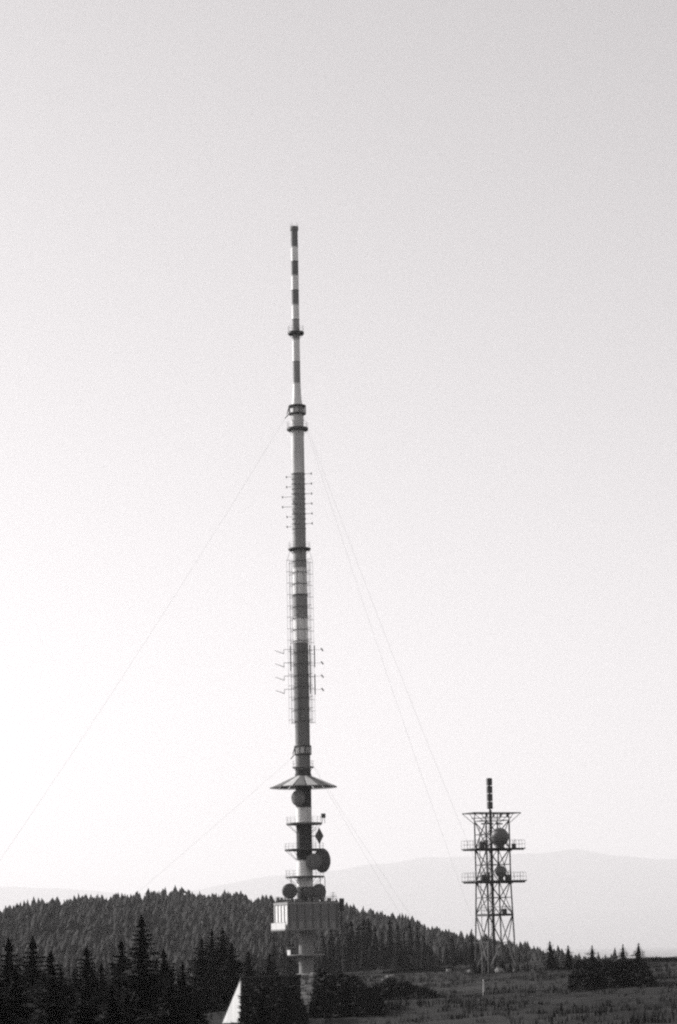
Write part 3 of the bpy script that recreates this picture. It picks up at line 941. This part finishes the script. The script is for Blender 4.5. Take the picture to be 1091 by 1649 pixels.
while fill < 44:
    px = rnd.uniform(440, 760)
    py = rnd.uniform(1512, 1548) + max(0, px - 690) * .12
    tree_top(px, py, rnd.uniform(395, 425), MIDP, 'low dark spruce filling the gap under the taller row behind the mast foot', 'low spruces behind the mast foot', 4, 1.5)
    fill += 1
mid2 = [(708, 1526, 420), (718, 1538, 415), (729, 1506, 425), (741, 1528, 410), (750, 1514, 420), (760, 1494, 410), (770, 1514, 405), (783, 1526, 400), (795, 1524, 410), (806, 1530, 400), (818, 1526, 405), (827, 1532, 395),
        (836, 1534, 400), (848, 1538, 390), (858, 1542, 385), (869, 1546, 380)]
for i, (px, py, Yd) in enumerate(mid2):
    lab = 'taller thin spruce with a bare pointed tip, just left of the lattice tower' if px == 760 else f'{ORD[i]} low dark spruce from the left around the lattice tower foot'
    tree_top(px, py, Yd, THINP if px == 760 else MIDP, lab, 'low spruces around the lattice tower foot', 4, 1.5)
right = [(887, 1514, 300, 'ragged spruce with a full foot, nearest on the right of the lattice tower', 2.6), (915, 1521, 300, 'thin spruce left of the dark thicket, second right of the tower', 2.5),
         (954, 1521, 290, 'leaning wind-worn spruce over the left end of the dark thicket', 3.0), (1002, 1519, 290, 'thin spruce over the middle of the dark thicket', 2.0),
         (1027, 1517, 290, 'thin spruce over the right end of the dark thicket', 2.2)]
for px, py, Yd, lab, w in right:
    tree_top(px, py, Yd, THINP, lab, 'lone spruces on the right skyline', 4, w)
for i, (px, py) in enumerate(((850, 1545), (862, 1550), (870, 1553), (878, 1551), (898, 1545), (905, 1550), (925, 1549), (935, 1553))):
    tree_top(px, py, 305, MIDP, f'{ORD[i]} small bushy spruce from the left between lattice tower and dark thicket', 'small bushy spruces on the right skyline', 1.5, 1.7)

for i, (px, py) in enumerate(((764, 1541), (774, 1546), (785, 1538), (797, 1544), (809, 1540), (822, 1545), (834, 1548), (845, 1549))):
    tree_top(px, py, 314, MIDP, f'{ORD[i]} of the low spruces from the left standing right before the lattice tower foot', 'low spruces before the lattice tower foot', 1.5, 1.9)

# hillside: the nearest rows as single trees, the rest of the forest as one mass
cand = []
tries = 0
while len(cand) < 14000 and tries < 80000:
    tries += 1
    y = rnd.uniform(445, 985) * YS
    half = 0.5 * PW / FPX
    x = rnd.uniform(-half * y - 45, 0.115 * y / YS + 10)
    if y < 470 * YS and x > 40: continue
    cand.append((x, y))
cand.sort(key=lambda c: c[1])
near_hill = []
massed = []
for x, y in cand:
    px, py, _ = proj((x, y, gz(x, y) + 12))
    if len(near_hill) < 130 and -5 < px < 760 and rnd.random() < .33: near_hill.append((x, y))
    else: massed.append((x, y))
for x, y in near_hill:
    tree(x, y, gz(x, y), rnd.uniform(8, 11.5), MIDP, 'dark spruce in the front rows of the forested hill behind the mast', 'front spruces of the forested hill', wide=rnd.uniform(.95, 1.3))
# unit spruce of jagged tiers for the mass
def unit_spruce(tiers=5, n=6):
    V, F = [], []
    for i in range(tiers):
        t0 = .06 + .86 * i / tiers
        r0 = .17 * (1 - t0) ** .8 + .012
        o = len(V)
        for k in range(n):
            a = 2 * PI * k / n + i * .6
            rr = r0 * (1.0 if k % 2 else .72)
            V.append((rr * math.cos(a), rr * math.sin(a), t0 - .04 * (k % 2)))
        V.append((0, 0, min(1.0, t0 + .34)))
        for k in range(n): F.append((o + k, o + (k + 1) % n, o + n))
    return np.array(V), np.array(F)
UV, UF = unit_spruce()
P = np.array(massed)
n = len(P)
hts = npr.uniform(5.2, 9.4, n) * (1 + .25 * (npr.random(n) > .97) * .6)
wid = npr.uniform(1.2, 2.1, n)
rot = npr.uniform(0, 2 * PI, n)
hts *= 1 + .2 * np.clip(bumps(P[:, 0] * 1.7, P[:, 1], 34), -1.2, 1.2)
gzv = ground(P[:, 0], P[:, 1])
jit = 1 + .42 * npr.normal(size=(n, len(UV)))
vx = UV[None, :, 0] * jit; vy = UV[None, :, 1] * jit
c_, s_ = np.cos(rot)[:, None], np.sin(rot)[:, None]
hx = (vx * c_ - vy * s_) * (hts * wid)[:, None] + P[:, 0][:, None]
hy = (vx * s_ + vy * c_) * (hts * wid)[:, None] + P[:, 1][:, None]
hz = UV[None, :, 2] * hts[:, None] * (1 + .03 * npr.normal(size=(n, len(UV)))) + gzv[:, None] - .3
allv = np.stack([hx, hy, hz], -1).reshape(-1, 3)
allf = (UF[None] + (np.arange(n) * len(UV))[:, None, None]).reshape(-1, 3)
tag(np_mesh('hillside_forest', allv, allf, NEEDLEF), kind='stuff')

# ------------------------------------------------------------------ shed at the lower left
SY = 165.0 * YS
apex = at(387, 1577.5, SY)                       # front corner, top of the high front wall
fe = at(484, 1577, SY + 9.0)                     # right end of the front eave
apex_z = apex.z
fd = Vector((fe.x - apex.x, fe.y - apex.y, 0)); SL = fd.length; fd.normalize()
bd = Vector((-fd.y, fd.x, 0))
SW = 6.3                                          # depth of the shed
# turn the back so that the end wall shows from the camera
endd = Vector((-0.34, 0.94, 0)).normalized()
gb = min(gz(apex.x, apex.y), gz(apex.x + endd.x * SW, apex.y + endd.y * SW)) - .3
drop = 4.4
shed = thing('shed', (apex.x, apex.y, gb), 'low dark board shed with a sunlit white end wall, at the lower left', 'shed')
A = Vector((apex.x, apex.y, 0)); Bk = A + endd * SW
def prism(pts, d, t):
    V = [Vector(p) for p in pts] + [Vector(p) + d * t for p in pts]
    k = len(pts)
    F = [tuple(reversed(range(k))), tuple(range(k, 2 * k))] + [(i, (i + 1) % k, k + (i + 1) % k, k + i) for i in range(k)]
    return MB().add(V, F)
zA_ = apex_z - .12
prof = [Vector((A.x, A.y, gb)), Vector((A.x, A.y, zA_)), Vector((Bk.x, Bk.y, zA_ - drop)), Vector((Bk.x, Bk.y, gb))]
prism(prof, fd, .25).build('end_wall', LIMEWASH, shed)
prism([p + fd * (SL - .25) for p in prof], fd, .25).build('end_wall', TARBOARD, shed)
rp = [Vector((A.x, A.y, zA_ + .02)) - endd * .25 + Vector((0, 0, .2)), Vector((A.x, A.y, zA_ + .14)) - endd * .25 + Vector((0, 0, .2)), Vector((Bk.x, Bk.y, zA_ - drop + .14)), Vector((Bk.x, Bk.y, zA_ - drop + .02))]
prism([p - fd * .02 for p in rp], fd, SL + .04).build('roof', ROOFM, shed)
nbd = 22
for i in range(nbd):
    p = A + fd * (.26 + (SL - .52) * (i + .5) / nbd) + endd * (.06 + .02 * (i % 2))
    MB().box((p.x, p.y, (gb + zA_) / 2 - .05), ((SL - .52) / nbd - .015, .06, zA_ - gb - .12), math.atan2(fd.y, fd.x)).build('board', TARBOARD, shed)
q = A + fd * .45 - endd * .7
MB().box((q.x, q.y, apex_z - 3.6), (.4, .9, 2.0), math.atan2(fd.y, fd.x), .3).build('buttress', LIMEWASH, shed)

# ------------------------------------------------------------------ dwarf pine thickets
def thicket(px0, px1, py_top, Yd, depth, label, dens=520, fall=(0.12, 0.12), seed=1, leaf=.34):
    r = random.Random(seed)
    Yd = Yd * YS
    a, c = at(px0, py_top, Yd), at(px1, py_top, Yd)
    x0, x1 = a.x, c.x
    zt_ = (a.z + c.z) / 2
    cxm = (x0 + x1) / 2
    root = thing('dwarf_pine_thicket', (cxm, Yd, gz(cxm, Yd)), label, 'shrub', 'dwarf pine thickets')
    V, F = [], []
    st = MB()
    n = int(dens * (x1 - x0) * depth / 20)
    for i in range(n):
        u = r.random(); v = r.random()
        x = x0 + (x1 - x0) * u; y = Yd + depth * (v - .5) + r.gauss(0, 1.1) + 1.6 * math.sin(u * 17 + seed)
        g = gz(x, y)
        edge = min(1, u / fall[0]) ** .6 * min(1, (1 - u) / fall[1]) ** .6 * min(1, v / .35) ** .7
        H = max(.5, zt_ - g) * edge * (.86 + .09 * math.sin(u * 23 + seed) + .05 * math.sin(u * 71 + v * 9)) * r.choice((1, 1, 1, 1.09))
        w = r.random() ** .6
        c0 = Vector((x, y, g + H * w))
        for k in range(5):
            az = r.uniform(0, 2 * PI); el = r.uniform(-.2, 1.2)
            d = Vector((math.cos(az) * math.cos(el), math.sin(az) * math.cos(el), math.sin(el)))
            s = d.orthogonal().normalized()
            l = leaf * r.uniform(.7, 1.5)
            o = len(V)
            V += [tuple(c0 + s * l * .22), tuple(c0 - s * l * .22), tuple(c0 + d * l)]
            F.append((o, o + 1, o + 2))
    for i in range(int((x1 - x0) * 1.5)):
        x = r.uniform(x0, x1); y = Yd + r.uniform(-.4, .4) * depth; g = gz(x, y)
        st.tube((x, y, g - .2), (x + r.uniform(-.5, .5), y + r.uniform(-.5, .5), g + max(.4, zt_ - g) * .75), .07, 5, .03)
    me = bpy.data.meshes.new('foliage'); me.from_pydata([tuple(Vector(p) - root.location) for p in V], [], F); me.materials.append(PINE); me.update()
    o = bpy.data.objects.new('foliage', me); o.parent = root; col.objects.link(o)
    o['kind'] = 'stuff'
    st.build('stems', BARK, root)
thicket(922, 1048, 1549, 196, 12, 'flat-topped dark thicket under the three thin spruces on the right', 900, (.1, .07), 4)
thicket(1052, 1130, 1549, 330, 9, 'low dark thicket at the right picture edge', 600, (.06, .05), 5)
thicket(506, 612, 1572, 172, 22, 'broad dark thicket in front of the mast foot, right of the faint path', 900, (.08, .5), 6, .5)
thicket(391, 489, 1583, 158, 9, 'dark thicket before the shed front, left of the faint path', 1300, (.04, .22), 8, .45)
thicket(588, 700, 1581, 205, 16, 'low ragged dark thicket sloping out into the meadow, right of the broad one', 420, (.3, .6), 12, .45)
thicket(616, 730, 1566, 372, 8, 'long low dark thicket along the far edge of the meadow', 500, (.2, .2), 9)

# ------------------------------------------------------------------ meadow: grass, rocks, post, frame, path
NB = 15000
gxr = npr.uniform(-22, 95, NB); gyr = (118 + (npr.random(NB) ** 1.3) * 270) * YS
keep = (np.abs(gxr) < .2 * gyr / YS + 4) & ~((gxr < -10) & (gyr < 130 * YS))
gxr, gyr = gxr[keep], gyr[keep]
patch = bumps(gxr, gyr, 22) + .5 * bumps(gxr + 9, gyr, 7)
sel = npr.random(len(gxr)) < np.clip(.45 + .4 * patch, .06, 1)
gxr, gyr, patch = gxr[sel], gyr[sel], patch[sel]
n = len(gxr)
hgt = (.22 + .3 * npr.random(n)) * (1 + .5 * np.clip(patch, -1, 1.4))
gg = ground(gxr, gyr)
K = 7
az = npr.uniform(0, 2 * PI, (n, K)); ln = npr.uniform(.1, .55, (n, K)) ; wd = npr.uniform(.03, .07, (n, K)); hh = hgt[:, None] * npr.uniform(.6, 1.3, (n, K))
bx = gxr[:, None] + npr.normal(0, .22, (n, K)); by = gyr[:, None] + npr.normal(0, .22, (n, K))
sx, sy = np.cos(az), np.sin(az)
v0 = np.stack([bx - sy * wd, by + sx * wd, gg[:, None] - .05 + 0 * bx], -1)
v1 = np.stack([bx + sy * wd, by - sx * wd, gg[:, None] - .05 + 0 * bx], -1)
v2 = np.stack([bx + sx * ln * hh, by + sy * ln * hh, gg[:, None] + hh], -1)
av = np.stack([v0, v1, v2], 2).reshape(-1, 3)
af = np.arange(len(av)).reshape(-1, 3)
tag(np_mesh('meadow_grass', av, af, GRASS), kind='stuff')

# faint path from the mast foot, laid 4 cm over the ground it follows
pts = [at(500, 1640, 150 * YS), at(499, 1612, 200 * YS), at(497, 1592, 270 * YS), at(495, 1580, 340 * YS), at(495, 1575, 376 * YS)]
V, F = [], []
path_pts = []
for a, c in zip(pts, pts[1:]):
    for i in range(24): path_pts.append(a.lerp(c, i / 24))
for i, p in enumerate(path_pts):
    for s in (-1.1, -.4, .4, 1.1):
        x = p.x + s; V.append((x, p.y, gz(x, p.y) + (.05 if abs(s) < 1 else .02)))
for i in range(len(path_pts) - 1):
    for j in range(3): F.append((i * 4 + j, i * 4 + j + 1, i * 4 + j + 5, i * 4 + j + 4))
tag(MB().add(V, F).build('path', mat('gravel_path', .045, .95, .35, 1.2, bump=.4), None, True), kind='structure')

def rock(px, py, Yd, size, label, seed):
    p = at(px, py, Yd * YS); g = gz(p.x, p.y)
    r = random.Random(seed)
    b = MB(); prof = []
    V, F = [], []
    nl, ns = 6, 10
    for j in range(nl + 1):
        t = PI * j / nl
        for i in range(ns):
            a = 2 * PI * i / ns
            k = size * (1 + .25 * (r.random() - .5) * (0 if j in (0, nl) else 2))
            V.append((p.x + k * math.sin(t) * math.cos(a) * 1.15, p.y + k * math.sin(t) * math.sin(a), g + k * .8 * math.cos(t) + size * .35))
    for j in range(nl):
        for i in range(ns): F.append((j * ns + i, (j + 1) * ns + i, (j + 1) * ns + (i + 1) % ns, j * ns + (i + 1) % ns))
    o = MB().add(V, F).build('boulder', ROCK)
    tag(o, label, 'rock', 'pale boulders on the meadow')
rock(757.5, 1562, 318, .5, 'small bright boulder left of the pale frame by the lattice tower', 1)
rock(806, 1560, 312, .75, 'wide grey boulder at the right foot of the lattice tower', 2)
rock(627, 1572, 300, .9, 'grey boulder at the meadow edge below the mast row of spruces', 3)
rock(507, 1577, 360, .9, 'flat grey boulder just right of the mast foot', 4)
# weathered post
p = at(779, 1609, 195 * YS); g = gz(p.x, p.y)
ph_ = level(Vector((p.x, p.y, 0)), 1579)
o = thing('marker_post', (p.x, p.y, g), 'thin bleached marker post standing in the dark meadow', 'post')
MB().tube((p.x, p.y, g - .3), (p.x + .06, p.y, ph_), .07, 7, .06).build('shaft', PALEWOOD, o)
MB().lathe((p.x + .06, p.y, ph_), [(.075, -.02), (.075, .05), (0, .1)], 8).build('cap', PALEWOOD, o)
# pale frame at the tower
FY = 300 * YS
f0 = at(777, 1560, FY); f1 = at(787, 1560, FY); g = gz(f0.x, FY)
ft = level(Vector((f0.x, FY, 0)), 1527)
o = thing('door_frame', (f0.x, FY, g), 'narrow pale upright frame standing before the left foot of the lattice tower', 'frame')
PF = mat('pale_frame_paint', .2)
MB().tube((f0.x, FY, g - .2), (f0.x, FY, ft), .07, 6).build('upright', PF, o)
MB().tube((f1.x, FY, g - .2), (f1.x, FY, ft - .2), .07, 6).build('upright', PF, o)
MB().tube((f0.x - .1, FY, ft), (f1.x + .15, FY, ft - .2), .09, 6).build('lintel', PF, o)
